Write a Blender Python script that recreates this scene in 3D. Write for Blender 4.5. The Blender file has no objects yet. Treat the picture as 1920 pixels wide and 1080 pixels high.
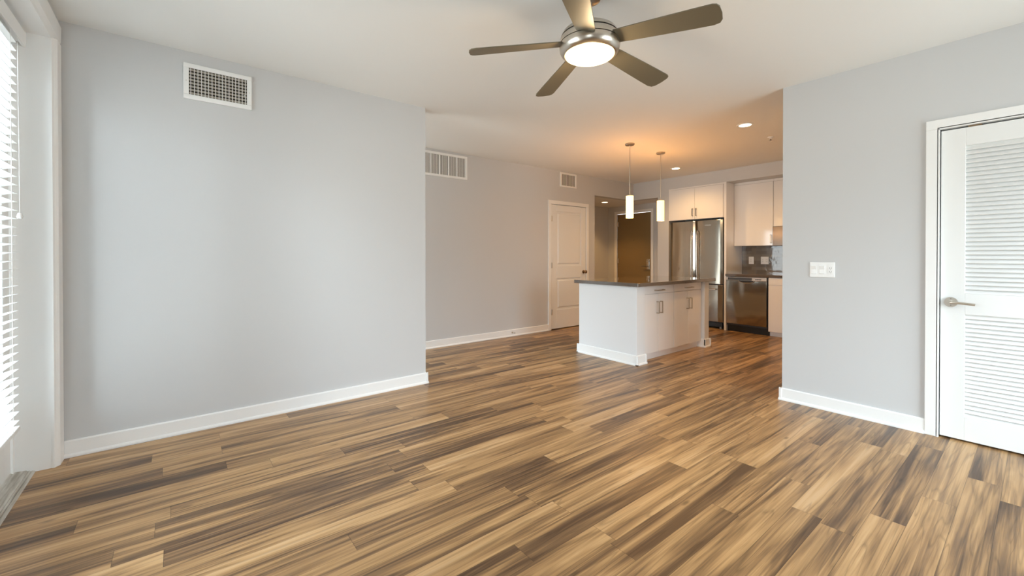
import bpy, bmesh, math, random
from mathutils import Vector, Matrix
R = math.radians
random.seed(4)
scene = bpy.context.scene
COL = scene.collection

# ------------------------------------------------------------------ camera
YAW, PITCH, ROLL = R(51.4417), R(.3667), R(-.032)
fw = Vector((math.cos(YAW), math.sin(YAW), 0)); rt = Vector((math.sin(YAW), -math.cos(YAW), 0)); up = Vector((0, 0, 1))
fw2 = fw*math.cos(PITCH) - up*math.sin(PITCH); up2 = up*math.cos(PITCH) + fw*math.sin(PITCH)
rt3 = rt*math.cos(ROLL) + up2*math.sin(ROLL); up3 = up2*math.cos(ROLL) - rt*math.sin(ROLL)
cd = bpy.data.cameras.new('camera'); cam = bpy.data.objects.new('camera', cd); COL.objects.link(cam)
cd.sensor_width = 36; cd.lens = 36*793.09/1920; cd.shift_y = (484.73-540)/1920
cd.clip_start = .02
m = Matrix((rt3, up3, -fw2)).transposed().to_4x4(); m.translation = Vector((0, 0, 1.2))
cam.matrix_world = m
scene.camera = cam

# ------------------------------------------------------------------ colour, sampling
scene.view_settings.view_transform = 'Standard'; scene.view_settings.look = 'None'
scene.view_settings.exposure = 0.2; scene.view_settings.gamma = 1
scene.view_settings.use_curve_mapping = False
cy = scene.cycles
cy.use_denoising = True
try: cy.denoiser = 'OPENIMAGEDENOISE'
except Exception: pass
cy.max_bounces = 14; cy.diffuse_bounces = 8; cy.glossy_bounces = 5; cy.transparent_max_bounces = 12
cy.sample_clamp_indirect = 6; cy.caustics_reflective = False; cy.caustics_refractive = False
cy.blur_glossy = .5

# ------------------------------------------------------------------ world: bright overcast sky over pale ground
w = bpy.data.worlds.new('world'); scene.world = w; w.use_nodes = True
nt = w.node_tree; nt.nodes.clear()
wo = nt.nodes.new('ShaderNodeOutputWorld'); bg = nt.nodes.new('ShaderNodeBackground')
tc = nt.nodes.new('ShaderNodeTexCoord'); sx = nt.nodes.new('ShaderNodeSeparateXYZ'); rp = nt.nodes.new('ShaderNodeValToRGB')
mr = nt.nodes.new('ShaderNodeMapRange')
nt.links.new(tc.outputs['Generated'], sx.inputs[0]); nt.links.new(sx.outputs['Z'], mr.inputs['Value'])
mr.inputs['From Min'].default_value = -1; mr.inputs['From Max'].default_value = 1
nt.links.new(mr.outputs[0], rp.inputs[0]); nt.links.new(rp.outputs[0], bg.inputs['Color']); nt.links.new(bg.outputs[0], wo.inputs[0])
e_ = rp.color_ramp.elements                       # pale paving, a dimmed horizon band added to steer daylight lower, then bright sky
e_[0].position = .49; e_[0].color = (.36, .38, .39, 1)
e_[1].position = .64; e_[1].color = (.79, .895, 1.0, 1)
q_ = e_.new(.52); q_.color = (.34, .37, .40, 1)
bg.inputs['Strength'].default_value = 16.5

def portal(loc, rot, sx_, sy_):
    l = bpy.data.lights.new('window_portal', 'AREA'); l.shape = 'RECTANGLE'; l.size = sx_; l.size_y = sy_
    l.cycles.is_portal = True
    o = bpy.data.objects.new('window_portal', l); COL.objects.link(o); o.location = loc; o.rotation_euler = rot
portal((-.80, 2.50, 1.22), (0, R(-90), 0), 2.4, 1.95)
portal((-.80, 4.78, 1.10), (0, R(-90), 0), 1.9, 1.85)
portal((-.80, -.5, 1.50), (0, R(-90), 0), 1.4, .8)
portal((2.87, -1.92, 1.15), (R(90), 0, 0), 1.95, 2.1)

# ------------------------------------------------------------------ materials
MATS = {}
def mat(name, col, rough=.5, metal=0, spec=.5, coat=0, bump=None, emit=None, estr=0, coat_rough=.05):
    if name in MATS: return MATS[name]
    m_ = bpy.data.materials.new(name); m_.use_nodes = True; n = m_.node_tree; b = n.nodes['Principled BSDF']
    b.inputs['Base Color'].default_value = (*col, 1); b.inputs['Roughness'].default_value = rough
    b.inputs['Metallic'].default_value = metal; b.inputs['Specular IOR Level'].default_value = spec
    b.inputs['Coat Weight'].default_value = coat; b.inputs['Coat Roughness'].default_value = coat_rough
    if emit: b.inputs['Emission Color'].default_value = (*emit, 1); b.inputs['Emission Strength'].default_value = estr
    t = n.nodes.new('ShaderNodeTexCoord'); nz = n.nodes.new('ShaderNodeTexNoise'); n.links.new(t.outputs['Object'], nz.inputs['Vector'])
    sc_, st, dist = bump or (60, .03, .002)
    nz.inputs['Scale'].default_value = sc_; nz.inputs['Detail'].default_value = 3
    bp = n.nodes.new('ShaderNodeBump'); bp.inputs['Strength'].default_value = st; bp.inputs['Distance'].default_value = dist
    n.links.new(nz.outputs['Fac'], bp.inputs['Height']); n.links.new(bp.outputs[0], b.inputs['Normal'])
    MATS[name] = m_; return m_

WALL = mat('wall_paint', (.60, .603, .607), .55, bump=(220, .12, .001))
CEIL = mat('ceiling_paint', (.83, .83, .81), .8, bump=(180, .1, .001))
TRIM = mat('trim_paint', (.87, .87, .86), .28)
DOORW = mat('door_paint', (.81, .815, .805), .33)
ISLW = mat('island_paint', (.74, .74, .745), .45, bump=(220, .1, .001))
CAB = mat('gloss_cabinet', (.88, .865, .86), .07, spec=.5, coat=.5)
PLAST = mat('white_plastic', (.86, .86, .85), .35)
NICK = mat('brushed_nickel', (.62, .57, .50), .28, 1, bump=(300, .05, .001))
DNICK = mat('dark_nickel', (.30, .27, .23), .3, 1)
CHROME = mat('chrome', (.8, .78, .75), .12, 1)
STEEL = mat('stainless_steel', (.47, .42, .35), .12, 1, bump=(3.0, .6, .02))
n_ = STEEL.node_tree; mp_ = n_.nodes.new('ShaderNodeMapping'); mp_.inputs['Scale'].default_value = (1, 1.6, .45)   # long upright waves of rolled sheet
n_.links.new(next(q for q in n_.nodes if q.type == 'TEX_COORD').outputs['Object'], mp_.inputs[0])
tn_ = next(q for q in n_.nodes if q.type == 'TEX_NOISE'); tn_.inputs['Detail'].default_value = 0; n_.links.new(mp_.outputs[0], tn_.inputs['Vector'])
STEELH = mat('polished_steel', (.62, .59, .55), .24, 1)
BLACK = mat('black_plastic', (.012, .011, .01), .4)
DARKV = mat('vent_shade', (.02, .016, .012), .8)  # near-black colour standing in for the unlit depth behind vent bars
VTAN = mat('duct_vane_paint', (.42, .38, .32), .6)
DGREY = mat('dark_grey_panel', (.07, .075, .085), .25)
BLADE = mat('fan_blade_paint', (.165, .143, .096), .42, .25)
ENTRY = mat('brown_door_paint', (.23, .155, .066), .4)
BRONZE = mat('bronze', (.34, .24, .15), .25, 1)
GLOW = mat('lit_opal_glass', (.9, .85, .75), .4, emit=(1, .80, .40), estr=2.7)
GLOWP = mat('lit_ribbed_glass', (.9, .8, .6), .4, emit=(1, .60, .24), estr=2.1)
GLOWR = mat('lit_downlight_lens', (.9, .85, .75), .4, emit=(1, .78, .5), estr=9.0)
SLAT = mat('blind_vinyl', (.86, .87, .87), .4)
MICRO = mat('dark_steel_glass', (.13, .09, .055), .2, .15)
GROUT = mat('rubber_grey', (.3, .3, .3), .7)
SILLC = None

def sill_mat():
    m_ = bpy.data.materials.new('weathered_threshold'); m_.use_nodes = True; n = m_.node_tree; b = n.nodes['Principled BSDF']
    t = n.nodes.new('ShaderNodeTexCoord'); mp = n.nodes.new('ShaderNodeMapping'); nz = n.nodes.new('ShaderNodeTexNoise'); cr = n.nodes.new('ShaderNodeValToRGB')
    mp.inputs['Scale'].default_value = (45, 3, 10); nz.inputs['Scale'].default_value = 1.6; nz.inputs['Detail'].default_value = 6
    n.links.new(t.outputs['Object'], mp.inputs[0]); n.links.new(mp.outputs[0], nz.inputs['Vector']); n.links.new(nz.outputs['Fac'], cr.inputs[0])
    e = cr.color_ramp.elements; e[0].position = .38; e[0].color = (.36, .33, .28, 1); e[1].position = .6; e[1].color = (.62, .60, .55, 1)
    n.links.new(cr.outputs[0], b.inputs['Base Color']); b.inputs['Roughness'].default_value = .45
    return m_
SILLC = sill_mat()

def quartz_mat():
    m_ = bpy.data.materials.new('brown_quartz'); m_.use_nodes = True; n = m_.node_tree; b = n.nodes['Principled BSDF']
    t = n.nodes.new('ShaderNodeTexCoord'); nz = n.nodes.new('ShaderNodeTexNoise'); cr = n.nodes.new('ShaderNodeValToRGB')
    nz.inputs['Scale'].default_value = 260; nz.inputs['Detail'].default_value = 4
    n.links.new(t.outputs['Object'], nz.inputs['Vector']); n.links.new(nz.outputs['Fac'], cr.inputs[0])
    e = cr.color_ramp.elements; e[0].position = .35; e[0].color = (.085, .065, .05, 1); e[1].position = .65; e[1].color = (.15, .12, .10, 1)
    n.links.new(cr.outputs[0], b.inputs['Base Color']); b.inputs['Roughness'].default_value = .10; b.inputs['Coat Weight'].default_value = 1.0; b.inputs['Coat Roughness'].default_value = .03; b.inputs['Coat IOR'].default_value = 1.7
    return m_
QUARTZ = quartz_mat()

def tile_mat():
    m_ = bpy.data.materials.new('glass_subway_tile'); m_.use_nodes = True; n = m_.node_tree; b = n.nodes['Principled BSDF']
    t = n.nodes.new('ShaderNodeTexCoord'); sp = n.nodes.new('ShaderNodeSeparateXYZ'); cb = n.nodes.new('ShaderNodeCombineXYZ')
    br = n.nodes.new('ShaderNodeTexBrick')
    n.links.new(t.outputs['Object'], sp.inputs[0]); n.links.new(sp.outputs['Y'], cb.inputs['X']); n.links.new(sp.outputs['Z'], cb.inputs['Y'])
    n.links.new(cb.outputs[0], br.inputs['Vector'])
    br.inputs['Scale'].default_value = 1; br.inputs['Brick Width'].default_value = .152; br.inputs['Row Height'].default_value = .052
    br.inputs['Mortar Size'].default_value = .0018; br.inputs['Mortar Smooth'].default_value = .1
    br.inputs['Color1'].default_value = (.15, .12, .09, 1); br.inputs['Color2'].default_value = (.235, .195, .155, 1); br.inputs['Mortar'].default_value = (.16, .14, .12, 1)
    n.links.new(br.outputs['Color'], b.inputs['Base Color'])
    b.inputs['Roughness'].default_value = .06; b.inputs['Coat Weight'].default_value = .5
    # slight tilt of each tile, as hand-set glass tile has
    nz = n.nodes.new('ShaderNodeTexNoise'); nz.inputs['Scale'].default_value = 14; n.links.new(t.outputs['Object'], nz.inputs['Vector'])
    ma = n.nodes.new('ShaderNodeMath'); ma.operation = 'MULTIPLY_ADD'; ma.inputs[1].default_value = -1.0
    n.links.new(br.outputs['Fac'], ma.inputs[0]); n.links.new(nz.outputs['Fac'], ma.inputs[2])
    bp = n.nodes.new('ShaderNodeBump'); bp.inputs['Strength'].default_value = .35; bp.inputs['Distance'].default_value = .003
    n.links.new(ma.outputs[0], bp.inputs['Height']); n.links.new(bp.outputs[0], b.inputs['Normal'])
    return m_
TILE = tile_mat()

def glass_mat():
    m_ = bpy.data.materials.new('window_glass'); m_.use_nodes = True; n = m_.node_tree; n.nodes.clear()
    o = n.nodes.new('ShaderNodeOutputMaterial'); mx = n.nodes.new('ShaderNodeMixShader'); tr = n.nodes.new('ShaderNodeBsdfTransparent')
    gl = n.nodes.new('ShaderNodeBsdfGlossy'); fr = n.nodes.new('ShaderNodeFresnel'); fr.inputs['IOR'].default_value = 1.3
    gl.inputs['Roughness'].default_value = .02; tr.inputs['Color'].default_value = (.96, .98, .97, 1)
    n.links.new(fr.outputs[0], mx.inputs[0]); n.links.new(tr.outputs[0], mx.inputs[1]); n.links.new(gl.outputs[0], mx.inputs[2]); n.links.new(mx.outputs[0], o.inputs[0])
    return m_
GLASS = glass_mat()

def floor_mat():
    PW, PL = .124, 1.15
    m_ = bpy.data.materials.new('acacia_plank_floor'); m_.use_nodes = True; n = m_.node_tree; b = n.nodes['Principled BSDF']
    N = n.nodes.new; L = n.links.new
    def math_(op, a, b_=None, c=None):
        q = N('ShaderNodeMath'); q.operation = op
        for i, v in enumerate((a, b_, c)):
            if v is None: continue
            if isinstance(v, (int, float)): q.inputs[i].default_value = v
            else: L(v, q.inputs[i])
        return q.outputs[0]
    t = N('ShaderNodeTexCoord'); sp = N('ShaderNodeSeparateXYZ'); L(t.outputs['Object'], sp.inputs[0])
    X, Y = sp.outputs['X'], sp.outputs['Y']
    yr = math_('DIVIDE', Y, PW); row = math_('FLOOR', yr)
    wn = N('ShaderNodeTexWhiteNoise'); wn.noise_dimensions = '1D'; L(row, wn.inputs['W'])
    xo = math_('ADD', math_('DIVIDE', X, PL), math_('MULTIPLY', wn.outputs['Value'], 7.31))
    xi = math_('FLOOR', xo)
    cb = N('ShaderNodeCombineXYZ'); L(row, cb.inputs[0]); L(xi, cb.inputs[1])
    w2 = N('ShaderNodeTexWhiteNoise'); w2.noise_dimensions = '2D'; L(cb.outputs[0], w2.inputs['Vector'])
    rnd = w2.outputs['Value']; rsp = N('ShaderNodeSeparateColor'); L(w2.outputs['Color'], rsp.inputs[0])
    # grain coordinates, shifted for every plank
    gc = N('ShaderNodeCombineXYZ')
    L(math_('ADD', X, math_('MULTIPLY', rsp.outputs[0], 37.0)), gc.inputs[0]); L(math_('ADD', Y, math_('MULTIPLY', rsp.outputs[1], 19.0)), gc.inputs[1]); L(math_('MULTIPLY', rnd, 11.0), gc.inputs[2])
    def noise(sx_, sy_, sc_, det, rgh=.55, dist=0.0):
        mp = N('ShaderNodeMapping'); mp.inputs['Scale'].default_value = (sx_, sy_, 1); L(gc.outputs[0], mp.inputs[0])
        z = N('ShaderNodeTexNoise'); z.inputs['Scale'].default_value = sc_; z.inputs['Detail'].default_value = det; z.inputs['Roughness'].default_value = rgh; z.inputs['Distortion'].default_value = dist
        L(mp.outputs[0], z.inputs['Vector']); return z.outputs['Fac']
    broad = noise(.55, 7.5, 1.5, 3, .5, 1.1)      # wide dark/light figure
    streak = noise(.6, 26.0, 1.6, 4, .55, 1.2)  # streaks
    fine = noise(2.5, 170.0, 1.5, 3, .6, .2)     # pores
    f1 = math_('MULTIPLY', math_('SUBTRACT', broad, .5), 1.75)
    f2 = math_('MULTIPLY', math_('SUBTRACT', streak, .5), 1.15)
    f3 = math_('MULTIPLY', math_('SUBTRACT', fine, .5), .28)
    f4 = math_('MULTIPLY', math_('SUBTRACT', rnd, .5), .42)
    tot = math_('ADD', math_('ADD', math_('ADD', f1, f2), math_('ADD', f3, f4)), .46)
    cr = N('ShaderNodeValToRGB'); L(tot, cr.inputs[0]); e = cr.color_ramp.elements
    e[0].position = .0; e[0].color = (.085, .046, .024, 1)
    e[1].position = 1.0; e[1].color = (.57, .365, .19, 1)
    for p_, c_ in ((.22, (.165, .093, .045, 1)), (.42, (.290, .165, .073, 1)), (.62, (.415, .243, .107, 1)), (.8, (.51, .31, .143, 1))):
        q = e.new(p_); q.color = c_
    # thin dark veins
    mp = N('ShaderNodeMapping'); mp.inputs['Scale'].default_value = (.38, 6.5, 1); L(gc.outputs[0], mp.inputs[0])
    vz = N('ShaderNodeTexNoise'); vz.inputs['Scale'].default_value = 1.8; vz.inputs['Detail'].default_value = 2; vz.inputs['Distortion'].default_value = .7; L(mp.outputs[0], vz.inputs['Vector'])
    vv = math_('ABSOLUTE', math_('SUBTRACT', math_('FRACT', math_('MULTIPLY', vz.outputs['Fac'], 7.0)), .5))
    vs = N('ShaderNodeMapRange'); L(vv, vs.inputs['Value']); vs.inputs['From Min'].default_value = .0; vs.inputs['From Max'].default_value = .13; vs.inputs['To Min'].default_value = .72; vs.inputs['To Max'].default_value = 1
    # joints
    fy = math_('FRACT', yr); fx = math_('FRACT', xo)
    dy = math_('MULTIPLY', math_('MINIMUM', fy, math_('SUBTRACT', 1, fy)), PW); dx = math_('MULTIPLY', math_('MINIMUM', fx, math_('SUBTRACT', 1, fx)), PL)
    dj = math_('MINIMUM', dy, dx); js = N('ShaderNodeMapRange'); L(dj, js.inputs['Value']); js.inputs['From Min'].default_value = .0004; js.inputs['From Max'].default_value = .0016; js.inputs['To Min'].default_value = .5; js.inputs['To Max'].default_value = 1
    km = N('ShaderNodeMapping'); km.inputs['Scale'].default_value = (1.6, 5.0, 1); L(gc.outputs[0], km.inputs[0])
    vo = N('ShaderNodeTexVoronoi'); vo.inputs['Scale'].default_value = 1.3; L(km.outputs[0], vo.inputs['Vector'])
    kr = N('ShaderNodeMapRange'); L(vo.outputs['Distance'], kr.inputs['Value']); kr.inputs['From Min'].default_value = .03; kr.inputs['From Max'].default_value = .085; kr.inputs['To Min'].default_value = .45; kr.inputs['To Max'].default_value = 1
    mul = math_('MULTIPLY', math_('MULTIPLY', vs.outputs[0], kr.outputs[0]), js.outputs[0])
    mx = N('ShaderNodeVectorMath'); mx.operation = 'SCALE'; L(cr.outputs[0], mx.inputs[0]); L(mul, mx.inputs['Scale'])
    L(mx.outputs[0], b.inputs['Base Color'])
    b.inputs['Specular IOR Level'].default_value = .38
    ro = N('ShaderNodeMapRange'); L(fine, ro.inputs['Value']); ro.inputs['To Min'].default_value = .26; ro.inputs['To Max'].default_value = .42; L(ro.outputs[0], b.inputs['Roughness'])
    bp = N('ShaderNodeBump'); bp.inputs['Strength'].default_value = .25; bp.inputs['Distance'].default_value = .0015
    L(math_('ADD', math_('MULTIPLY', fine, .5), js.outputs[0]), bp.inputs['Height']); L(bp.outputs[0], b.inputs['Normal'])
    return m_
FLOOR = floor_mat()

# ------------------------------------------------------------------ mesh helpers
W = {}
class MB:
    """collects solids in world coordinates; build() links them as one mesh object"""
    def __init__(s): s.bm = bmesh.new(); s.T = Matrix.Identity(4)
    def _add(s, geom): bmesh.ops.transform(s.bm, matrix=s.T, verts=geom)
    def box(s, x0, x1, y0, y1, z0, z1):
        x0, x1 = sorted((x0, x1)); y0, y1 = sorted((y0, y1)); z0, z1 = sorted((z0, z1))
        r = bmesh.ops.create_cube(s.bm, size=1)
        for v in r['verts']:
            v.co = Vector((x0 + (v.co.x+.5)*(x1-x0), y0 + (v.co.y+.5)*(y1-y0), z0 + (v.co.z+.5)*(z1-z0)))
        s._add(r['verts']); return s
    def cyl(s, c, r, h, axis='z', seg=24, r2=None):
        g = bmesh.ops.create_cone(s.bm, cap_ends=True, segments=seg, radius1=r, radius2=r if r2 is None else r2, depth=h)
        M = {'z': Matrix.Identity(4), 'x': Matrix.Rotation(R(90), 4, 'Y'), 'y': Matrix.Rotation(R(-90), 4, 'X')}[axis]
        bmesh.ops.transform(s.bm, matrix=Matrix.Translation(c) @ M, verts=g['verts']); s._add(g['verts']); return s
    def lathe(s, prof, c=(0, 0, 0), seg=48, axis='z', ribs=0):
        rings = []
        new = []
        for r_, z in prof:
            ring = []
            for i in range(seg):
                a = 2*math.pi*i/seg; rr = r_ * (1 - (.05 if ribs and i % 2 else 0))
                p_ = Vector((rr*math.cos(a), rr*math.sin(a), z))
                if axis == 'x': p_ = Vector((p_.z, p_.x, p_.y))
                if axis == 'y': p_ = Vector((p_.x, p_.z, -p_.y))
                ring.append(s.bm.verts.new(p_ + Vector(c)))
            rings.append(ring); new += ring
        for a_, b_ in zip(rings, rings[1:]):
            for i in range(seg): s.bm.faces.new((a_[i], a_[(i+1) % seg], b_[(i+1) % seg], b_[i]))
        if prof[0][0] > 1e-4: s.bm.faces.new(rings[0][::-1])
        if prof[-1][0] > 1e-4: s.bm.faces.new(rings[-1])
        s._add(new); return s
    def prism(s, poly, a, b, axis='y'):
        """poly: list of 2-D points; extruded from a to b along axis. x: (y,z), y: (x,z), z: (x,y)"""
        def P(u, v, t): return {'x': (t, u, v), 'y': (u, t, v), 'z': (u, v, t)}[axis]
        A = [s.bm.verts.new(P(u, v, a)) for u, v in poly]; B = [s.bm.verts.new(P(u, v, b)) for u, v in poly]
        n_ = len(poly); s.bm.faces.new(A); s.bm.faces.new(B[::-1])
        for i in range(n_): s.bm.faces.new((A[i], B[i], B[(i+1) % n_], A[(i+1) % n_]))
        s._add(A+B); return s
    def tube(s, pts, r, seg=10):
        pts = [Vector(p_) for p_ in pts]; rings = []
        for i, p_ in enumerate(pts):
            d = (pts[min(i+1, len(pts)-1)] - pts[max(i-1, 0)]).normalized()
            u = d.cross(Vector((0, 0, 1))) if abs(d.z) < .9 else d.cross(Vector((0, 1, 0)))
            u.normalize(); v = d.cross(u)
            rings.append([s.bm.verts.new(p_ + (u*math.cos(2*math.pi*k/seg) + v*math.sin(2*math.pi*k/seg))*r) for k in range(seg)])
        for a_, b_ in zip(rings, rings[1:]):
            for i in range(seg): s.bm.faces.new((a_[i], a_[(i+1) % seg], b_[(i+1) % seg], b_[i]))
        s.bm.faces.new(rings[0][::-1]); s.bm.faces.new(rings[-1])
        s._add([v for r_ in rings for v in r_]); return s
    def build(s, name, material, parent=None, bevel=0, smooth=False, seg=2, loc=None):
        me = bpy.data.meshes.new(name); bmesh.ops.recalc_face_normals(s.bm, faces=s.bm.faces)
        if parent: org = W[parent.name]
        else:
            if loc is None:
                xs = [v.co for v in s.bm.verts]
                mn = [min(c[i] for c in xs) for i in range(3)]; mx_ = [max(c[i] for c in xs) for i in range(3)]
                loc = Vector(((mn[0]+mx_[0])/2, (mn[1]+mx_[1])/2, mn[2]))
            org = Vector(loc)
        for v in s.bm.verts: v.co -= org
        s.bm.to_mesh(me); s.bm.free()
        o = bpy.data.objects.new(name, me); COL.objects.link(o); W[o.name] = org
        if parent: o.parent = parent
        else: o.location = org
        me.materials.append(material)
        if smooth:
            me.shade_smooth()
            try: me.set_sharp_from_angle(angle=R(35))
            except Exception: pass
        if bevel:
            bv = o.modifiers.new('bevel', 'BEVEL'); bv.width = bevel; bv.segments = seg; bv.limit_method = 'ANGLE'; bv.angle_limit = R(40); bv.harden_normals = False
        return o
def tag(o, label=None, cat=None, group=None, kind=None):
    if label: o['label'] = label
    if cat: o['category'] = cat
    if group: o['group'] = group
    if kind: o['kind'] = kind
    return o
def thing(name, loc, label, cat, group=None, kind=None):
    o = bpy.data.objects.new(name, None); COL.objects.link(o); o.location = loc; o.empty_display_size = .1
    W[o.name] = Vector(loc); return tag(o, label, cat, group, kind)
def copy_tree(o, parent=None):
    c = o.copy(); COL.objects.link(c)
    if parent: c.parent = parent
    for ch in list(o.children): copy_tree(ch, c)
    return c
def bx(name, m_, parent, *b, bevel=.0015, label=None):
    o = MB().box(*b).build(name, m_, parent, bevel=bevel)
    if label: o['label'] = label
    return o

# ------------------------------------------------------------------ dimensions
H = 2.59; YL = 3.625; XC = -.530; X1 = 1.847; XR = 3.9585; YR = 1.3507; YF = 4.94; XK = 6.94
XKB = 7.50; YB = -1.7; HF = 2.268; XE = 7.55; YE = 6.03; WO = -.72

# ------------------------------------------------------------------ shell
def st(o, label, cat): return tag(o, label, cat, kind='structure')
st(MB().box(-.62, 7.8, YB-.2, 6.2, -.12, 0).build('floor', FLOOR, loc=(0, 0, 0)), 'brown and tan wood plank floor running through the living room and kitchen', 'floor')
st(MB().box(-.72, 7.8, YB-.2, YF+.12, H, H+.12).box(-.72, 2.42, YF+.12, 6.2, H, H+.12).build('ceiling', CEIL), 'smooth white main ceiling of the living room and kitchen', 'ceiling')
st(MB().box(5.687, 7.8, YF+.12, 6.2, HF, HF+.1).box(XK+.12, 7.8, 4.41, YF+.12, HF, HF+.1).build('ceiling_foyer', CEIL), 'lowered ceiling of the entry foyer beyond the square opening', 'ceiling')
st(MB().box(XC-.19, X1, YL, YL+.125, 0, H).build('wall_left', WALL), 'pale grey wall with the large crosshatched vent, beside the patio door', 'wall')
b = MB(); t_ = .12
b.box(2.30, 4.735, YF, YF+t_, 0, H); b.box(4.735, 5.575, YF, YF+t_, 2.037, H); b.box(5.575, 5.807, YF, YF+t_, 0, H); b.box(5.807, XK, YF, YF+t_, HF, H)
st(b.build('wall_back', WALL), 'grey wall holding the white closet door and two small vents', 'wall')
b = MB(); b.box(XK, XK+.12, 4.41, YF+.12, HF, H); b.box(XK, 7.7, 4.19, 4.41, 0, H); b.box(XK, 7.7, YR, 4.19, 2.388, H)
st(b.build('wall_kitchen', WALL), 'grey kitchen wall and soffit framing the fridge cabinets', 'wall')
st(MB().box(XKB, 7.7, YR, 4.19, 0, 2.388).build('wall_kitchen_back', WALL), 'kitchen wall behind the counter and the refrigerator', 'wall')
st(MB().box(5.687, XE, YE, YE+.12, 0, HF).box(5.687, 5.807, YF+.12, YE, 0, HF).build('wall_foyer', WALL), 'grey foyer wall left of the brown entry door', 'wall')
b = MB(); b.box(XE, XE+.14, 4.41, 4.945, 0, HF); b.box(XE, XE+.14, 5.79, YE+.12, 0, HF); b.box(XE, XE+.14, 4.945, 5.79, 2.10, HF)
st(b.build('wall_entry', WALL), 'grey foyer wall holding the brown entry door', 'wall')
b = MB(); b.box(XR, XR+.12, YB-.2, -.345, 0, H); b.box(XR, XR+.12, -.345, .425, 2.032, H); b.box(XR, XR+.12, .425, YR, 0, H)
b.box(XR+.12, XKB, YR-.12, YR, 0, H)
st(b.build('wall_right', WALL), 'pale grey wall with the switch plate and louvered door', 'wall')
st(MB().box(4.95, 5.07, YB-.2, YR-.12, 0, H).box(XR+.12, 4.95, YB-.2, YB, 0, H).build('wall_pantry', WALL), 'closet wall behind the louvered door', 'wall')
st(MB().box(4.2, 5.687, 5.7, 5.82, 0, H).box(4.2, 4.32, YF+.12, 5.7, 0, H).box(4.2, 5.8, YF+.12, 5.82, H, H+.1).build('wall_closet', WALL), 'closet wall behind the two panel door', 'wall')
b = MB(); b.box(2.30, 2.42, YF+.12, 6.2, 0, H); b.box(XC, 2.30, 6.05, 6.2, 0, H)
st(b.build('wall_den', WALL), 'grey wall of the den hidden behind the vent wall', 'wall')
b = MB(); b.box(WO, XC, YL+.125, 3.85, 0, H); b.box(WO, XC, 5.7, 6.2, 0, H); b.box(WO, XC, 3.85, 5.7, 0, .15); b.box(WO, XC, 3.85, 5.7, 2.05, H)
st(b.build('wall_den_window', WALL), 'grey window wall of the den behind the vent wall', 'wall')
b = MB()   # window wall: openings for the patio door and an added window beside the camera
b.box(WO, XC, 3.51, YL, 0, H); b.box(WO, XC, -.1, 1.53, 0, H); b.box(WO, XC, 1.53, 3.51, 2.452, H)
b.box(WO, XC, YB-.2, -.9, 0, H); b.box(WO, XC, -.9, -.1, 0, .8); b.box(WO, XC, -.9, -.1, 2.2, H)
st(b.build('wall_window', WALL), 'grey wall strip around the tall patio door opening', 'wall')
b = MB(); b.box(XC, 1.9, YB-.2, YB, 0, H); b.box(3.85, XR, YB-.2, YB, 0, H); b.box(1.9, 3.85, YB-.2, YB, 0, .1); b.box(1.9, 3.85, YB-.2, YB, 2.2, H)
st(b.build('wall_front', WALL), 'grey wall behind the viewpoint with an added wide window', 'wall')

# baseboards with shoe moulding
def base_prof(h=.10, t=.014): return [(0, 0), (.024, 0), (.024, .010), (.019, .019), (t, .022), (t, h-.006), (t-.005, h), (0, h)]
def baseboard(name, label, segs):
    b = MB()
    for ax, pos, sgn, a, c in segs:
        pr = [(pos + sgn*u, v) for u, v in base_prof()]
        b.prism(pr, a, c, 'y' if ax == 'x' else 'x')
    return st(b.build(name, TRIM), label, 'baseboard')
baseboard('baseboard_left', 'white baseboard under the large vent wall', [('y', YL, -1, XC+.012, X1+.02), ('x', X1, 1, YL-.02, YL+.145)])
baseboard('baseboard_back', 'white baseboard running up to the closet door', [('y', YF, -1, 2.30, 4.672), ('y', YF, -1, 5.645, 5.807)])
baseboard('baseboard_right', 'white baseboard beneath the switch plate, ending at the louvered door', [('x', XR, -1, .492, YR+.02), ('y', YR, 1, XR-.02, 6.9), ('x', XR, -1, YB, -.42)])
baseboard('baseboard_front', 'white baseboard below the added window behind the viewpoint', [('y', YB, 1, XC, 1.82)])
baseboard('baseboard_foyer', 'white baseboard around the entry foyer', [('y', YE, -1, 5.807, XE), ('x', XE, -1, 5.85, YE), ('x', XE, -1, 4.41, 4.88), ('x', XK, -1, 4.19, 4.41)])

# ------------------------------------------------------------------ casing helper
def casing(axis, pos, sgn, a, b_, top, wd=.062, th=.018, parent=None, name='casing'):
    """flat casing around an opening a..b in a wall plane; axis = wall normal axis"""
    m_ = MB()
    p0, p1 = pos, pos + sgn*th
    def bb(u0, u1, z0, z1):
        if axis == 'x': m_.box(p0, p1, u0, u1, z0, z1)
        else: m_.box(u0, u1, p0, p1, z0, z1)
    bb(a-wd, a, 0, top); bb(b_, b_+wd, 0, top); bb(a-wd, b_+wd, top, top+wd)
    return m_.build(name, TRIM, parent, bevel=.003)

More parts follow.
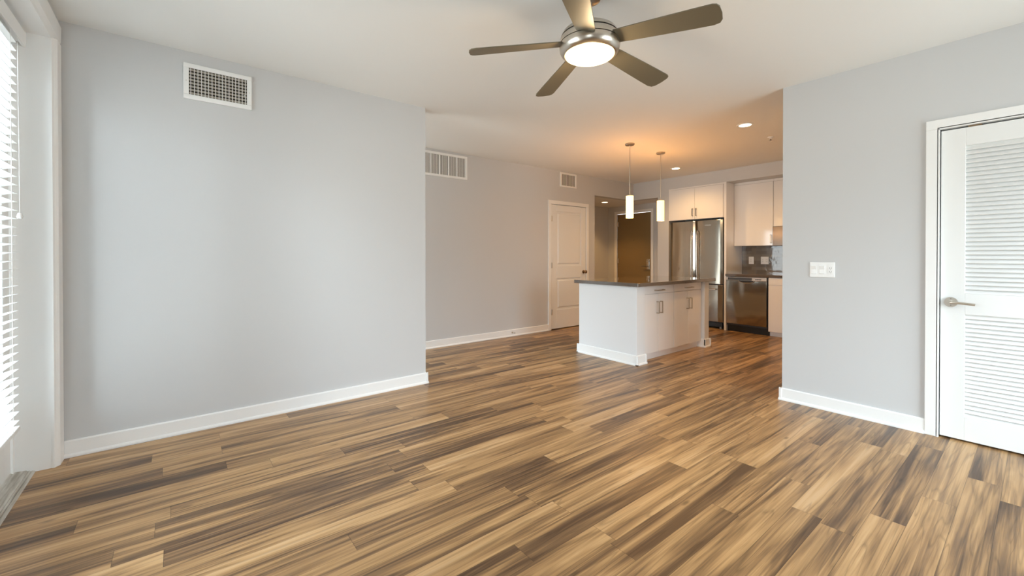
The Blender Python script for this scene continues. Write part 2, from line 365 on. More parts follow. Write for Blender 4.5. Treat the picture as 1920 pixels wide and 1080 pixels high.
# ------------------------------------------------------------------ door_1: patio door left
D1 = thing('door_1', (-.66, 2.5, 0), 'white glazed patio door behind the venetian blind', 'door', kind='structure')
b = MB()   # deep jamb lining with head
b.box(WO, -.545, 3.49, 3.51, 0, 2.432); b.box(WO, -.545, 1.53, 1.55, 0, 2.432); b.box(WO, -.545, 1.53, 3.51, 2.432, 2.452)
b.build('jamb', TRIM, D1, bevel=.001)
b = MB()   # moulded casing around the opening
cp = [(-.547, 3.486), (-.538, 3.486), (-.532, 3.497), (-.526, 3.503), (-.519, 3.512), (-.517, 3.60), (-.524, 3.612), (-.53, 3.612), (-.53, 3.51), (-.547, 3.51)]
b.prism(cp, 0, 2.435, 'z')
b.prism([(z_[0], 2.432 + (z_[1]-3.49)) for z_ in cp], 1.45, 3.612, 'y')
b.box(-.53, -.517, 1.45, 1.55, 0, 2.432)
b.build('casing', TRIM, D1)
b = MB()   # frame stop beside the leaf
b.box(-.715, -.688, 3.465, 3.49, .02, 2.432); b.box(-.715, -.688, 1.55, 1.575, .02, 2.432); b.box(-.715, -.688, 1.55, 3.49, 2.405, 2.432)
b.build('stop', TRIM, D1, bevel=.002)
for i, (ya, yb) in enumerate(((2.53, 3.462), (1.578, 2.51))):
    b = MB(); xa, xb = -.735, -.697
    b.box(xa, xb, ya, ya+.11, .028, 2.40); b.box(xa, xb, yb-.11, yb, .028, 2.40); b.box(xa, xb, ya+.11, yb-.11, .028, .30); b.box(xa, xb, ya+.11, yb-.11, 2.27, 2.40)
    leaf = b.build('door_leaf', DOORW, D1, bevel=.003)
    MB().box(-.719, -.713, ya+.10, yb-.10, .29, 2.28).build('pane', GLASS, leaf)
b = MB(); b.prism([(-.76, .0), (-.612, .0), (-.614, .006), (-.624, .010), (-.628, .007), (-.634, .013), (-.640, .010), (-.646, .017), (-.69, .021), (-.70, .028), (-.76, .028)], 1.55, 3.489, 'y')
tag(b.build('threshold', SILLC, D1), 'weathered grey metal threshold')

# window blind on the visible leaf
BL = thing('window_blind', (-.66, 3.0, .30), 'white slatted venetian blind hanging over the patio door', 'blind')
b = MB(); n_s = 46; zt = 2.30
for k in range(n_s):
    zc = .352 + k*.0432
    tl = R(12) if k > 2 else R(12 - 5*(3-k))
    hw, hh = .025*math.cos(tl), .025*math.sin(tl)
    cx = -.658
    pts = []
    for s_ in range(5):                      # slightly crowned slat
        u = -1 + s_*.5; pts.append((cx + u*hw, zc + u*hh + .0022*(1-u*u)))
    low = [(x_, z_-.0022) for x_, z_ in reversed(pts)]
    b.prism(pts+low, 2.55, 3.30, 'y')
b.build('slats', SLAT, BL, smooth=True)
MB().box(-.684, -.632, 2.545, 3.315, .296, .318).build('bottom_rail', SLAT, BL, bevel=.004)
MB().box(-.637, -.624, 2.53, 3.43, 2.325, 2.405).box(-.69, -.637, 3.42, 3.43, 2.325, 2.405).box(-.688, -.645, 2.55, 3.41, 2.345, 2.395).build('valance', SLAT, BL, bevel=.002)
for yy in (3.19, 2.94, 2.67):
    MB().tube([(-.632, yy, .318), (-.632, yy, 2.34)], .0014, 6).tube([(-.684, yy, .318), (-.684, yy, 2.34)], .0014, 6).build('ladder_cord', SLAT, BL)
MB().lathe([(0, 0), (.010, 0), (.012, .010), (.007, .028), (0, .030)], (-.626, 3.30, 1.395), 16).tube([(-.626, 3.30, 1.42), (-.63, 3.30, 2.34)], .0012, 6).build('cord_tassel', SLAT, BL, smooth=True)

# ------------------------------------------------------------------ windows 1 and 2 (behind / beside the viewpoint), unseen, added to supply daylight
def window(name, label, axis, pos, sgn, a, b_, z0, z1, depth, mull):
    o = thing(name, ((pos, (a+b_)/2, z0) if axis == 'x' else ((a+b_)/2, pos, z0)), label, 'window', kind='structure')
    def bb(m_, u0, u1, z0_, z1_, p0, p1):
        if axis == 'x': m_.box(p0, p1, u0, u1, z0_, z1_)
        else: m_.box(u0, u1, p0, p1, z0_, z1_)
    f = MB(); p0, p1 = pos - sgn*depth, pos - sgn*(depth-.05)
    bb(f, a, b_, z0, z0+.05, p0, p1); bb(f, a, b_, z1-.05, z1, p0, p1); bb(f, a, a+.05, z0, z1, p0, p1); bb(f, b_-.05, b_, z0, z1, p0, p1)
    for q in mull: bb(f, q-.03, q+.03, z0, z1, p0, p1)
    f.build('window_frame', TRIM, o, bevel=.002)
    g = MB(); bb(g, a+.04, b_-.04, z0+.04, z1-.04, pos - sgn*(depth-.022), pos - sgn*(depth-.028)); g.build('pane', GLASS, o)
    s_ = MB(); bb(s_, a-.06, b_+.06, z0-.025, z0, pos - sgn*(depth-.05), pos + sgn*.03); s_.build('window_sill', TRIM, o, bevel=.003)
    c = MB(); bb(c, a-.07, a, z0, z1, pos, pos+sgn*.015); bb(c, b_, b_+.07, z0, z1, pos, pos+sgn*.015); bb(c, a-.07, b_+.07, z1, z1+.07, pos, pos+sgn*.015)
    c.build('casing', TRIM, o, bevel=.002)
window('added_window_1', 'tall white framed unseen window added beside the viewpoint', 'x', XC, 1, -.9, -.1, .8, 2.2, .17, [-.5])  # added out of view to light the right wall and louvered door
window('added_window_2', 'wide white framed unseen window added behind the viewpoint', 'y', YB, 1, 1.9, 3.85, .1, 2.2, .17, [2.87])  # added out of view, sized to light the surfaces facing the camera

window('unseen_window_3', 'tall white framed unseen window in the den behind the vent wall', 'x', XC, 1, 3.85, 5.7, .15, 2.05, .17, [4.78])  # out of view, built to bring daylight into the far end of the room

# ------------------------------------------------------------------ door_2: louvered door right
D2 = thing('door_2', (XR, .04, 0), 'white louvered closet door with a nickel lever handle', 'door', kind='structure')
casing('x', XR, -1, -.345, .430, 2.034, parent=D2)
MB().box(XR-.018, XR+.12, .425, .437, 0, 2.034).box(XR-.018, XR+.12, -.352, -.340, 0, 2.034).box(XR-.018, XR+.12, -.352, .437, 2.03, 2.042).build('jamb', TRIM, D2)
xa, xb = XR+.004, XR+.042; ya, yb = -.335, .4215; SW = .112
b = MB()
b.box(xa, xb, ya, ya+SW, .012, 2.020); b.box(xa, xb, yb-SW, yb, .012, 2.020)
b.box(xa, xb, ya+SW, yb-SW, .012, .160); b.box(xa, xb, ya+SW, yb-SW, .822, .955); b.box(xa, xb, ya+SW, yb-SW, 1.905, 2.020)
b.box(xb-.006, xb-.001, ya+SW, yb-SW, .1, 1.95)
b.build('door_leaf', DOORW, D2, bevel=.0015)
def louvers(z0, z1, n_):
    m_ = MB(); pt = (z1-z0)/n_
    for k in range(n_):
        zc = z0 + pt*(k+.5); c_ = Vector((xa+.017, 0, zc))
        d = Vector((-math.sin(R(38)), 0, -math.cos(R(38)))); q = Vector((d.z, 0, -d.x))
        hl, ht = pt*.64, .0032
        pts = [c_ + d*hl*s1 + q*ht*s2 for s1, s2 in ((-1, -1), (1, -1), (1, 1), (-1, 1))]
        m_.prism([(p_.x, p_.z) for p_ in pts], ya+SW-.002, yb-SW+.002, 'y')
    return m_
louvers(.160, .822, 24).build('louver_panel', DOORW, D2); louvers(.955, 1.905, 34).build('louver_panel', DOORW, D2)
hd = MB().lathe([(0, -.010), (.030, -.010), (.032, -.006), (.032, 0), (0, 0)], (xa, .372, .897), 40, 'x').build('door_handle', NICK, D2, smooth=True)
MB().cyl((xa-.028, .372, .897), .010, .036, 'x', 20).tube([(xa-.044, .372, .897), (xa-.046, .36, .897), (xa-.046, .33, .896), (xa-.044, .262, .890)], .0075, 12).build('lever', NICK, hd, smooth=True)
MB().cyl((xa-.011, .372, .919), .0035, .003, 'x', 12).cyl((xa-.011, .372, .877), .0035, .003, 'x', 12).build('screw', DNICK, hd)
MB().box(xa-.001, xa+.03, .24, .30, 2.0205, 2.029).build('ball_catch', BRONZE, D2)

# light switch plate
SWT = thing('light_switch', (XR, 1.0735, 1.03), 'white three gang switch plate on the wall right of the kitchen', 'light switch')
MB().box(XR-.006, XR-.0005, .991, 1.156, 1.031, 1.149).build('plate', PLAST, SWT, bevel=.003)
for yy in (1.128, 1.0735):
    MB().prism([(XR-.006, 1.058), (XR-.010, 1.060), (XR-.007, 1.092), (XR-.012, 1.120), (XR-.006, 1.122)], yy-.016, yy+.016, 'y').build('rocker', PLAST, SWT)
SKT = MB().box(XR-.009, XR-.006, 1.003, 1.035, 1.058, 1.122).build('socket', PLAST, SWT, bevel=.001)
for zz in (1.076, 1.104):
    for yy in (1.0125, 1.0245): MB().box(XR-.0098, XR-.008, yy-.0015, yy+.0015, zz-.005, zz+.005).build('slot', GROUT, SKT)
    MB().cyl((XR-.009, 1.0185, zz-.009), .0022, .002, 'x', 10).build('slot', GROUT, SKT)

# ------------------------------------------------------------------ door_3: closet door on the back wall
D3 = thing('door_3', (5.155, YF, 0), 'white two panel closet door with a bronze knob', 'door', kind='structure')
casing('y', YF, -1, 4.735, 5.575, 2.037, parent=D3, wd=.06, th=.016)
def panel_door(name, parent, m_, axis, face, thick, a, b_, z0, z1, panels):
    """leaf with sunk mouldings and raised fields; face = room-side coordinate, thickness goes away from the room"""
    k = MB(); dep = .015
    def bb(u0, u1, z0_, z1_, p0, p1):
        if axis == 'y': k.box(u0, u1, p0, p1, z0_, z1_)
        else: k.box(p0, p1, u0, u1, z0_, z1_)
    bb(a, b_, z0, z1, face+dep, face+thick)
    zs = sorted(panels, key=lambda q: q[2])
    bb(a, zs[0][0], z0, z1, face, face+dep); bb(zs[0][1], b_, z0, z1, face, face+dep)
    prev = z0
    for (pa, pb, pz0, pz1) in zs:
        bb(zs[0][0], zs[0][1], prev, pz0, face, face+dep); prev = pz1
        u0, u1 = pa+.028, pb-.028; w0, w1 = pz0+.028, pz1-.028
        bm_ = k.bm; pts = []
        for (q, off) in ((0, dep), (1, .0025)):
            i = .018*q
            for (u, v) in ((u0+i, w0+i), (u1-i, w0+i), (u1-i, w1-i), (u0+i, w1-i)):
                pts.append(bm_.verts.new((u, face+off, v) if axis == 'y' else (face+off, u, v)))
        bm_.faces.new(pts[4:])
        for i in range(4): bm_.faces.new((pts[i], pts[(i+1) % 4], pts[4+(i+1) % 4], pts[4+i]))
    bb(zs[0][0], zs[0][1], prev, z1, face, face+dep)
    return k.build(name, m_, parent, bevel=.004, seg=1)
panel_door('door_leaf', D3, DOORW, 'y', YF-.006, .036, 4.741, 5.569, .014, 2.031, [(4.865, 5.445, .32, .83), (4.865, 5.445, 1.035, 1.925)])
kn = MB().lathe([(0, .004), (.026, .004), (.030, 0), (.030, -.006), (.012, -.012), (.010, -.03), (.022, -.036), (.029, -.05), (.026, -.064), (.014, -.071), (0, -.072)], (5.505, YF-.008, .925), 32, 'y').build('door_knob', BRONZE, D3, smooth=True)
for zz in (.29, 1.045, 1.80):
    MB().cyl((4.737, YF-.018, zz), .006, .09, 'z', 12).box(4.733, 4.760, YF-.0145, YF-.006, zz-.045, zz+.045).build('hinge', NICK, D3)
DS = MB().lathe([(0, 0), (.012, 0), (.012, .004), (.004, .005), (.004, .055), (.008, .056), (.008, .068), (0, .069)], (0, 0, 0), 16)
bmesh.ops.transform(DS.bm, matrix=Matrix.Translation((3.93, YF-.014, .058)) @ Matrix.Rotation(R(90), 4, 'X'), verts=DS.bm.verts)
tag(DS.build('door_stop', NICK, smooth=True), 'small spring door stop screwed to the baseboard left of the closet door', 'door stop')

# ------------------------------------------------------------------ door_4: brown entry door in the foyer
D4 = thing('door_4', (XE, 5.37, 0), 'flat brown entry door with a keyed lever lock in the foyer', 'door', kind='structure')
casing('x', XE, -1, 4.945, 5.79, 2.098, parent=D4, wd=.058, th=.02)
MB().box(XE+.005, XE+.05, 4.952, 5.783, .012, 2.092).build('door_leaf', ENTRY, D4, bevel=.002)
lk = MB().box(XE-.010, XE+.005, 4.985, 5.045, .92, 1.13).cyl((XE-.018, 5.015, 1.085), .028, .024, 'x', 24).build('door_lock', CHROME, D4, bevel=.004)
MB().cyl((XE-.026, 5.015, .985), .012, .044, 'x', 16).tube([(XE-.045, 5.015, .985), (XE-.05, 5.04, .985), (XE-.048, 5.14, .985)], .009, 10).build('lever', DNICK, lk, smooth=True)
for zz in (.30, 1.09, 1.88):
    MB().cyl((XE-.004, 5.782, zz), .008, .11, 'z', 12).box(XE-.001, XE+.006, 5.75, 5.786, zz-.05, zz+.05).build('hinge', NICK, D4)
MB().lathe([(0, 0), (.007, 0), (.007, -.003), (0, -.004)], (XE+.005, 5.37, 1.52), 16, 'x').build('peephole', BRONZE, D4)

# ------------------------------------------------------------------ vents
V1 = thing('air_vent', (.248, YL, 2.27), 'large white wall vent with crosshatched bars on the nearest grey wall', 'vent')
def frame_y(m_, x0, x1, z0, z1, ix0, ix1, iz0, iz1, y0, y1):
    m_.box(x0, x1, y0, y1, z0, iz0).box(x0, x1, y0, y1, iz1, z1).box(x0, ix0, y0, y1, iz0, iz1).box(ix1, x1, y0, y1, iz0, iz1); return m_
f = frame_y(MB(), .050, .446, 2.267, 2.508, .080, .416, 2.299, 2.478, YL-.014, YL-.001).build('frame', TRIM, V1, bevel=.003)
MB().box(.078, .418, YL-.002, YL-.0012, 2.297, 2.480).build('shade_backing', DARKV, V1)  # flat dark sheet in place of the shade inside the vent
b = MB()
for k in range(8):
    zz = 2.299 + .179*(k+.5)/8; b.prism([(YL-.0065, zz-.0068), (YL-.0055, zz-.0068), (YL-.0030, zz+.0068), (YL-.0040, zz+.0068)], .080, .416, 'x')
tag(b.build('rear_bars', VTAN, V1), 'tan horizontal bars behind the front ones')
b = MB()
for k in range(17):
    xx = .080 + .336*(k+.5)/17; b.box(xx-.0016, xx+.0016, YL-.0135, YL-.0075, 2.299, 2.478)
b.build('front_bars', TRIM, V1)
MB().box(.395, .401, YL-.020, YL-.013, 2.356, 2.362).build('lever_tab', PLAST, V1)
for xx in (.065, .431): MB().cyl((xx, YL-.0145, 2.388), .003, .002, 'y', 10).build('screw', NICK, V1)

def side_vent(name, label, x0, x1, z0, z1, fr, dividers, nfine):
    v = thing(name, ((x0+x1)/2, YF, z0), label, 'vent')
    m_ = frame_y(MB(), x0, x1, z0, z1, x0+fr, x1-fr, z0+fr, z1-fr, YF-.014, YF-.001)
    for q in dividers: m_.box(q-.006, q+.006, YF-.013, YF-.003, z0+fr, z1-fr)
    m_.build('frame', TRIM, v, bevel=.002)
    MB().box(x0+fr-.002, x1-fr+.002, YF-.002, YF-.0012, z0+fr-.002, z1-fr+.002).build('shade_backing', DARKV, v)  # dark sheet on the wall face, painted as the shaded hollow
    m_ = MB(); w_ = x1-x0-2*fr
    for k in range(nfine):
        xx = x0+fr + w_*(k+.5)/nfine; hw = w_/nfine*.42
        m_.prism([(xx-hw, YF-.0095), (xx-hw+.0012, YF-.0095), (xx+hw, YF-.0030), (xx+hw-.0012, YF-.0030)], z0+fr, z1-fr, 'z')
    m_.build('vanes', PLAST, v); return v
side_vent('air_vent', 'wide white return vent with upright dividers, left end of the back wall', 2.33, 3.144, 2.240, 2.557, .030, [2.465, 2.591, 2.722, 2.853, 2.983], 44)
side_vent('air_vent', 'small white vent above the closet door', 4.941, 5.329, 2.335, 2.571, .026, [], 12)

# ------------------------------------------------------------------ ceiling fan
FX, FY = 1.73, 1.508
FN = thing('ceiling_fan', (FX, FY, 2.26), 'five blade brushed nickel ceiling fan with lit round lens', 'ceiling fan')
def lathe_at(prof, x, y, seg=64, ribs=0): return MB().lathe(prof, (x, y, 0), seg, ribs=ribs)
lathe_at([(0, 2.59), (.060, 2.59), (.064, 2.575), (.055, 2.553), (.032, 2.543), (0, 2.543)], FX, FY).build('canopy', DNICK, FN, smooth=True)
lathe_at([(0, 2.55), (.013, 2.55), (.013, 2.39), (0, 2.39)], FX, FY, 20).build('rod', NICK, FN, smooth=True)
lathe_at([(0, 2.425), (.030, 2.424), (.060, 2.418), (.112, 2.405), (.138, 2.388), (.150, 2.366), (.150, 2.3655), (0, 2.3655)], FX, FY).build('motor_cap', NICK, FN, smooth=True)
lathe_at([(0, 2.366), (.140, 2.366), (.140, 2.3225), (0, 2.3225)], FX, FY).build('seam_band', BLACK, FN, smooth=True)
lathe_at([(.10, 2.3575), (.152, 2.3575), (.156, 2.345), (.157, 2.3275), (.10, 2.3275)], FX, FY).build('blade_ring', NICK, FN, smooth=True)
lathe_at([(.10, 2.3235), (.157, 2.3235), (.1595, 2.31), (.157, 2.293), (.150, 2.279), (.139, 2.270), (.132, 2.268), (.128, 2.272), (.10, 2.274)], FX, FY).build('light_housing', NICK, FN, smooth=True)
lathe_at([(.129, 2.272), (.126, 2.262), (.105, 2.252), (.07, 2.245), (.035, 2.2415), (0, 2.2405)], FX, FY).build('lens', GLOW, FN, smooth=True)
for k in range(5):
    a = 4.99 + k*2*math.pi/5
    m_ = MB()
    m_.T = Matrix.Translation((FX, FY, 2.338)) @ Matrix.Rotation(a, 4, 'Z') @ Matrix.Rotation(R(5.2), 4, 'Y') @ Matrix.Rotation(R(-12.5), 4, 'X')
    # outline: narrower at the root, rounded trailing corner at the tip
    top = [(.135, .046), (.20, .052), (.35, .059), (.52, .066), (.60, .068), (.628, .060), (.640, .040)]
    bot = [(.644, .0), (.640, -.045), (.630, -.060), (.612, -.066), (.52, -.064), (.35, -.058), (.20, -.052), (.135, -.047)]
    m_.prism(top+bot, -.003, .003, 'z')
    m_.build('blade', BLADE, FN, bevel=.0015)
def lamp(name, kind, loc, power, col, size=.05, rot=None, spot=None, blend=.6):
    l = bpy.data.lights.new(name, kind); l.energy = power; l.color = col
    if kind in ('POINT', 'SPOT'): l.shadow_soft_size = size
    if kind == 'SPOT': l.spot_size = R(spot or 120); l.spot_blend = blend
    o = bpy.data.objects.new(name, l); COL.objects.link(o); o.location = loc
    if rot: o.rotation_euler = rot
    return o
lamp('fan_bulb', 'POINT', (FX, FY, 2.17), 7, (1, .74, .46), .06)

# ------------------------------------------------------------------ pendants over the island
def pendant(x, y, label):
    p_ = thing('pendant_light', (x, y, 1.67), label, 'pendant light', 'pendants over the island')
    lathe_at([(0, 2.59), (.056, 2.59), (.058, 2.578), (.050, 2.568), (.020, 2.563), (0, 2.562)], x, y, 40).build('canopy', NICK, p_, smooth=True)
    lathe_at([(0, 2.565), (.0055, 2.565), (.0055, 1.95), (0, 1.95)], x, y, 12).build('rod', NICK, p_, smooth=True)
    lathe_at([(0, 1.965), (.012, 1.962), (.014, 1.952), (.040, 1.947), (.042, 1.940), (0, 1.940)], x, y, 32).build('cap', NICK, p_, smooth=True)
    lathe_at([(.0465, 1.942), (.0465, 1.670), (.043, 1.670), (.043, 1.940)], x, y, 48, ribs=1).build('shade', GLOWP, p_)
    lamp('pendant_bulb', 'POINT', (x, y, 1.63), 7, (1, .50, .16), .04)
    lamp('pendant_bulb', 'SPOT', (x, y, 1.952), 22, (1, .44, .13), .04, rot=(R(180), 0, 0), spot=164, blend=.35)
pendant(4.42, 3.20, 'lit cylinder pendant, the one nearer the closet door')
pendant(5.125, 3.215, 'lit cylinder pendant, the one nearer the refrigerator')

# ------------------------------------------------------------------ recessed downlights
def downlight(x, y, z, label, power, grp='recessed ceiling lights', spot=150):
    d = thing('recessed_light', (x, y, z), label, 'recessed light', grp)
    MB().lathe([(.058, z-.001), (.060, z-.007), (.078, z-.005), (.082, z-.0005)], (x, y, 0), 40).build('trim_ring', PLAST, d, smooth=True)
    MB().lathe([(0, z-.004), (.060, z-.004), (.060, z-.001), (0, z-.001)], (x, y, 0), 40).build('lens', GLOWR, d)
    lamp('downlight', 'SPOT', (x, y, z-.02), power, (1, .58, .22), .05, spot=spot)
downlight(4.742, 1.976, H, 'round recessed ceiling light closest to the grey right wall', 30)
downlight(6.232, 3.64, H, 'round recessed ceiling light in front of the fridge cabinets', 36)
downlight(6.70, 5.44, HF, 'round recessed light in the lowered foyer ceiling', 36, spot=112)

downlight(6.232, 1.98, H, 'unseen round recessed ceiling light added over the end of the kitchen counter', 30)  # extra lamp hidden by the right wall, added to brighten the kitchen
SP = thing('sprinkler_head', (5.467, 1.993, H), 'small fire sprinkler head on the kitchen ceiling beside a recessed light', 'sprinkler')
MB().lathe([(0, H-.0005), (.032, H-.0005), (.030, H-.006), (.012, H-.008), (.010, H-.02), (0, H-.02)], (5.467, 1.993, 0), 24).build('escutcheon', PLAST, SP, smooth=True)
MB().cyl((5.467, 1.993, H-.03), .006, .02).cyl((5.467, 1.993, H-.044), .016, .003).build('nozzle', BRONZE, SP)

# ------------------------------------------------------------------ island
IX0, IX1, IY0, IY1 = 3.938, 5.537, 2.757, 3.600
IS = thing('kitchen_island', (4.74, 3.18, 0), 'pale grey island base wall with white baseboard carrying the brown worktop', 'kitchen island')
b = MB(); b.box(IX0, 4.088, IY0, IY1, 0, .862); b.box(5.424, IX1, IY0, IY1, 0, .862); b.box(4.088, 5.424, 3.46, IY1, 0, .862)
b.build('base_wall', ISLW, IS, bevel=.004)
b = MB()
for ax, pos, sgn, a, c in (('x', IX0, -1, IY0-.024, IY1+.024), ('y', IY0, -1, IX0-.024, 4.088+.016), ('y', IY0, -1, 5.424-.014, IX1+.024), ('x', IX1, 1, IY0-.024, IY1+.024), ('y', IY1, 1, IX0-.024, IX1+.024), ('x', 4.088, 1, IY0-.02, 2.845), ('x', 5.424, -1, IY0-.02, 2.845)):
    b.prism([(pos+sgn*u, v) for u, v in base_prof(.108)], a, c, 'y' if ax == 'x' else 'x')
b.build('baseboard', TRIM, IS)
tag(MB().box(3.898, 5.635, 2.715, 3.648, .862, .901).build('island_worktop', QUARTZ, bevel=.003), 'glossy dark brown stone worktop on the island', 'worktop')

PULLM = mat('pull_nickel', (.44, .38, .31), .3, 1)
def pull(axis, x, y, z, ln, parent, m_=PULLM, out=.03, direction='z', sgn=-1):
    """square bar pull. axis: the axis the bar stands off along"""
    k = MB(); r_ = .005
    for s_ in (-1, 1):
        if direction == 'z':
            zc = z + s_*(ln/2-r_)
            k.box(x-r_, x+r_, y+sgn*out, y, zc-r_, zc+r_) if axis == 'y' else k.box(x+sgn*out, x, y-r_, y+r_, zc-r_, zc+r_)
        else:
            if axis == 'y': k.box(x+s_*(ln/2-r_)-r_, x+s_*(ln/2-r_)+r_, y+sgn*out, y, z-r_, z+r_)
            else: k.box(x+sgn*out, x, y+s_*(ln/2-r_)-r_, y+s_*(ln/2-r_)+r_, z-r_, z+r_)
    if direction == 'z':
        k.box(x-r_, x+r_, y+sgn*(out+.008), y+sgn*(out-.002), z-ln/2, z+ln/2) if axis == 'y' else k.box(x+sgn*(out+.008), x+sgn*(out-.002), y-r_, y+r_, z-ln/2, z+ln/2)
    else:
        k.box(x-ln/2, x+ln/2, y+sgn*(out+.008), y+sgn*(out-.002), z-r_, z+r_) if axis == 'y' else k.box(x+sgn*(out+.008), x+sgn*(out-.002), y-ln/2, y+ln/2, z-r_, z+r_)
    return k.build('handle', m_, parent, bevel=.001)
def island_cab(x0, x1, label):
    c = thing('base_cabinet', ((x0+x1)/2, 3.1, 0), label, 'cabinet', 'island cabinets')
    MB().box(x0+.001, x1-.001, 2.822, 3.455, .085, .860).box(x0+.001, x1-.001, 2.845, 2.86, .0, .085).build('carcass', CAB, c)
    g = .0015; xm = (x0+x1)/2
    d = bx('drawer', CAB, c, x0+g+.004, x1-g-.004, 2.800, 2.821, .763, .855)
    pull('y', xm, 2.800, .800, .17, d, direction='x')
    for (u0, u1, hx) in ((x0+g+.004, xm-g, xm-.036), (xm+g, x1-g-.004, xm+.036)):
        d = bx('door', CAB, c, u0, u1, 2.800, 2.821, .082, .757)
        pull('y', hx, 2.800, .60, .14, d)
island_cab(4.090, 4.756, 'glossy white island cabinet nearer the island corner')
island_cab(4.756, 5.422, 'glossy white island cabinet nearer the refrigerator')

# ------------------------------------------------------------------ refrigerator and its surround
FR = thing('refrigerator', (7.2, 3.685, 0), 'stainless steel french door refrigerator between white panels', 'refrigerator')
bx('body', DGREY, FR, 7.0, 7.46, 3.235, 4.135, .06, 1.775, bevel=.004)
def curved_door(y0, y1, z0, z1, name='door'):
    k = MB(); pts = [(7.0, y0), (7.0, y1)]
    n_ = 12
    for i in range(n_+1):
        u = i/n_; yy = y1 + (y0-y1)*u
        edge = min(u, 1-u)*abs(y1-y0); dx = .012*(1 - min(1, edge/.02))**2
        pts.append((6.932 - .006*math.sin(math.pi*u) + dx, yy))
    k.prism(pts, z0, z1, 'z'); return k.build(name, STEEL, FR, bevel=.004, smooth=False)
def bow_handle(parent, p0, p1, out, m_=STEELH, r_=.011):
    p0, p1 = Vector(p0), Vector(p1); pts = [p0]
    for i in range(13):
        u = i/12; q = p0.lerp(p1, u); q.x -= out + .012*math.sin(math.pi*u); pts.append(q)
    pts.append(p1)
    return MB().tube(pts, r_, 12).build('handle', m_, parent, smooth=True)
d = curved_door(3.229, 3.684, .735, 1.790); bow_handle(d, (6.935, 3.640, .80), (6.935, 3.640, 1.62), .045)
MB().box(6.924, 6.9275, 3.42, 3.52, 1.70, 1.716).build('badge', STEELH, d)
d = curved_door(3.692, 4.141, .735, 1.790); bow_handle(d, (6.935, 3.737, .80), (6.935, 3.737, 1.62), .045)
d = curved_door(3.229, 4.141, .118, .722, 'freezer_drawer'); bow_handle(d, (6.935, 3.33, .650), (6.935, 4.04, .650), .045)
MB().box(6.97, 7.4, 3.25, 4.12, .03, .10).build('grille', BLACK, FR)
for yy in (3.28, 4.09):
    MB().cyl((6.985, yy, .018), .018, .036, 'z', 16).build('foot', GROUT, FR)

FC = thing('wall_cabinet', (7.2, 3.69, 1.82), 'white two door cabinet above the refrigerator', 'cabinet', 'upper kitchen cabinets')
bx('carcass', CAB, FC, 6.958, 7.49, 3.202, 4.186, 1.822, 2.386)
bx('face_frame', CAB, FC, 6.935, 6.957, 4.160, 4.186, 1.822, 2.386)
bx('face_frame', CAB, FC, 6.935, 6.957, 3.202, 4.159, 2.362, 2.386)
d = bx('door', CAB, FC, 6.932, 6.957, 3.705, 4.158, 1.826, 2.359); pull('x', 6.932, 3.733, 1.94, .13, d, m_=DNICK)
d = bx('door', CAB, FC, 6.932, 6.957, 3.225, 3.702, 1.826, 2.359); pull('x', 6.932, 3.672, 1.94, .13, d, m_=DNICK)
tag(bx('tall_end_panel', CAB, None, 6.920, 7.495, 3.166, 3.200, 0, 2.386), 'tall white end panel between refrigerator and dishwasher', 'cabinet panel')

# upper cabinets
UC = thing('wall_cabinet', (7.35, 2.87, 1.36), 'glossy white single door cabinet above the backsplash outlets', 'cabinet', 'upper kitchen cabinets')
bx('carcass', CAB, UC, 7.212, 7.495, 2.582, 3.164, 1.362, 2.345)
bx('filler', CAB, UC, 7.205, 7.495, 2.582, 3.164, 2.347, 2.386)
d = bx('door', CAB, UC, 7.190, 7.211, 2.586, 3.162, 1.358, 2.343); pull('x', 7.19, 2.612, 1.46, .13, d)
UM = thing('wall_cabinet', (7.35, 2.20, 1.65), 'glossy white cabinet above the microwave, cut off by the right wall', 'cabinet', 'upper kitchen cabinets')
bx('carcass', CAB, UM, 7.212, 7.495, 1.82, 2.580, 1.652, 2.345)
bx('filler', CAB, UM, 7.205, 7.495, 1.82, 2.580, 2.347, 2.386)
bx('door', CAB, UM, 7.190, 7.211, 2.202, 2.576, 1.650, 2.343); bx('door', CAB, UM, 7.190, 7.211, 1.824, 2.198, 1.650, 2.343)
MW = thing('microwave', (7.3, 2.2, 1.345), 'dark microwave hung under the end cabinet', 'microwave')
bx('body', DGREY, MW, 7.17, 7.49, 1.822, 2.578, 1.350, 1.646, bevel=.003)
bx('door', MICRO, MW, 7.150, 7.169, 2.02, 2.576, 1.352, 1.644, bevel=.003)
bx('control_panel', BLACK, MW, 7.150, 7.169, 1.824, 2.016, 1.352, 1.644, bevel=.003)

# ------------------------------------------------------------------ lower run
tag(MB().box(6.885, 7.495, 1.50, 3.164, .873, .912).build('kitchen_worktop', QUARTZ, bevel=.003), 'dark brown stone worktop over the dishwasher', 'worktop')
BS = MB().box(7.488, 7.4995, 1.50, 3.165, .912, 1.365).build('wall_backsplash', TILE, loc=(7.5, 3.165, .912)); tag(BS, 'glossy greige subway tile backsplash behind the kitchen counter', 'backsplash', kind='structure')
DW = thing('dishwasher', (7.2, 2.86, 0), 'stainless steel dishwasher under the dark worktop', 'dishwasher')
bx('body', DGREY, DW, 6.935, 7.46, 2.562, 3.158, .10, .868)
k = MB(); pts = [(6.93, .128), (6.93, .812)]
for i in range(13):
    u = i/12; pts.append((6.904 - .010*math.sin(math.pi*min(1, u*1.0)), .812 + (.128-.812)*u))
k.prism(pts, 2.566, 3.154, 'y'); dd = k.build('door', STEEL, DW, bevel=.003)
cp_ = bx('control_panel', mat('pale_grey_panel', (.66, .66, .68), .25), DW, 6.898, 6.932, 2.566, 3.154, .815, .866, bevel=.004)
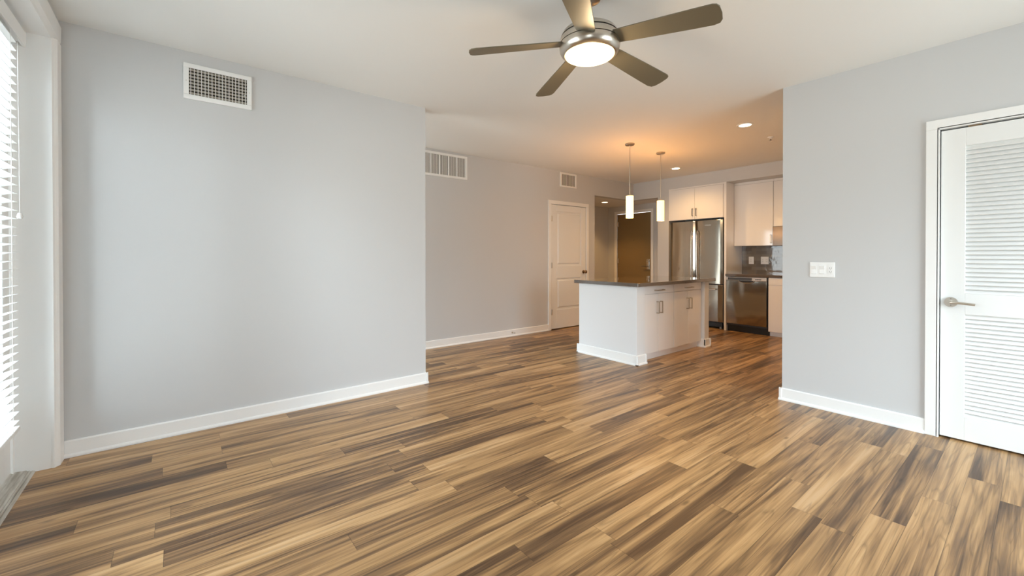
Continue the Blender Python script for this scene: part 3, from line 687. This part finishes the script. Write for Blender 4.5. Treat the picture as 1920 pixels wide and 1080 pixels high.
bx('display_strip', DGREY, cp_, 6.8965, 6.8985, 2.768, 3.130, .820, .858, bevel=.0008)
b = MB()
for i in range(5): b.box(6.8962, 6.8985, 2.640+i*.017, 2.651+i*.017, .828, .846)
b.build('buttons', BLACK, cp_)
k = MB(); k.prism([(2.79 + .11*math.cos(R(180+i*15)) + .06, .815 + .032*math.sin(R(180+i*15))) for i in range(13)], 6.889, 6.899, 'x'); k.build('pocket_handle', BLACK, dd)
k = MB(); k.tube([(6.889, 2.85 + .115*math.cos(R(180+i*15)), .813 + .036*math.sin(R(180+i*15))) for i in range(13)], .0035, 8); k.build('handle_lip', STEELH, dd, smooth=True)
bx('kick_plate', BLACK, DW, 6.955, 6.975, 2.545, 3.150, 0, .115)
BC = thing('base_cabinet', (7.2, 2.16, 0), 'white base cabinet right of the dishwasher, cut off by the right wall', 'cabinet')
MB().box(6.915, 7.46, 1.782, 2.540, .075, .870).box(6.965, 6.98, 1.782, 2.540, 0, .075).build('carcass', CAB, BC)
bx('drawer', CAB, BC, 6.893, 6.914, 1.786, 2.537, .765, .866); bx('door', CAB, BC, 6.893, 6.914, 2.163, 2.537, .073, .759); bx('door', CAB, BC, 6.893, 6.914, 1.786, 2.160, .073, .759)

def outlet(y0, y1, label, gang):
    o = thing('wall_outlet', (7.488, (y0+y1)/2, 1.06), label, 'outlet', 'outlets on the backsplash')
    bx('plate', PLAST, o, 7.482, 7.4875, y0, y1, 1.062, 1.184, bevel=.002)
    n_ = gang
    for i in range(n_):
        yc = y0 + (y1-y0)*(i+.5)/n_
        sk = bx('socket', PLAST, o, 7.479, 7.482, yc-.017, yc+.017, 1.089, 1.157, bevel=.001)
        for zz in (1.106, 1.138):
            for d_ in (-.0065, .0065): MB().box(7.4782, 7.4792, yc+d_-.0015, yc+d_+.0015, zz-.005, zz+.005).build('slot', GROUT, sk)
outlet(2.975, 3.055, 'single white outlet on the backsplash, nearer the refrigerator', 1)
outlet(2.752, 2.868, 'double white outlet on the backsplash, nearer the microwave', 2)
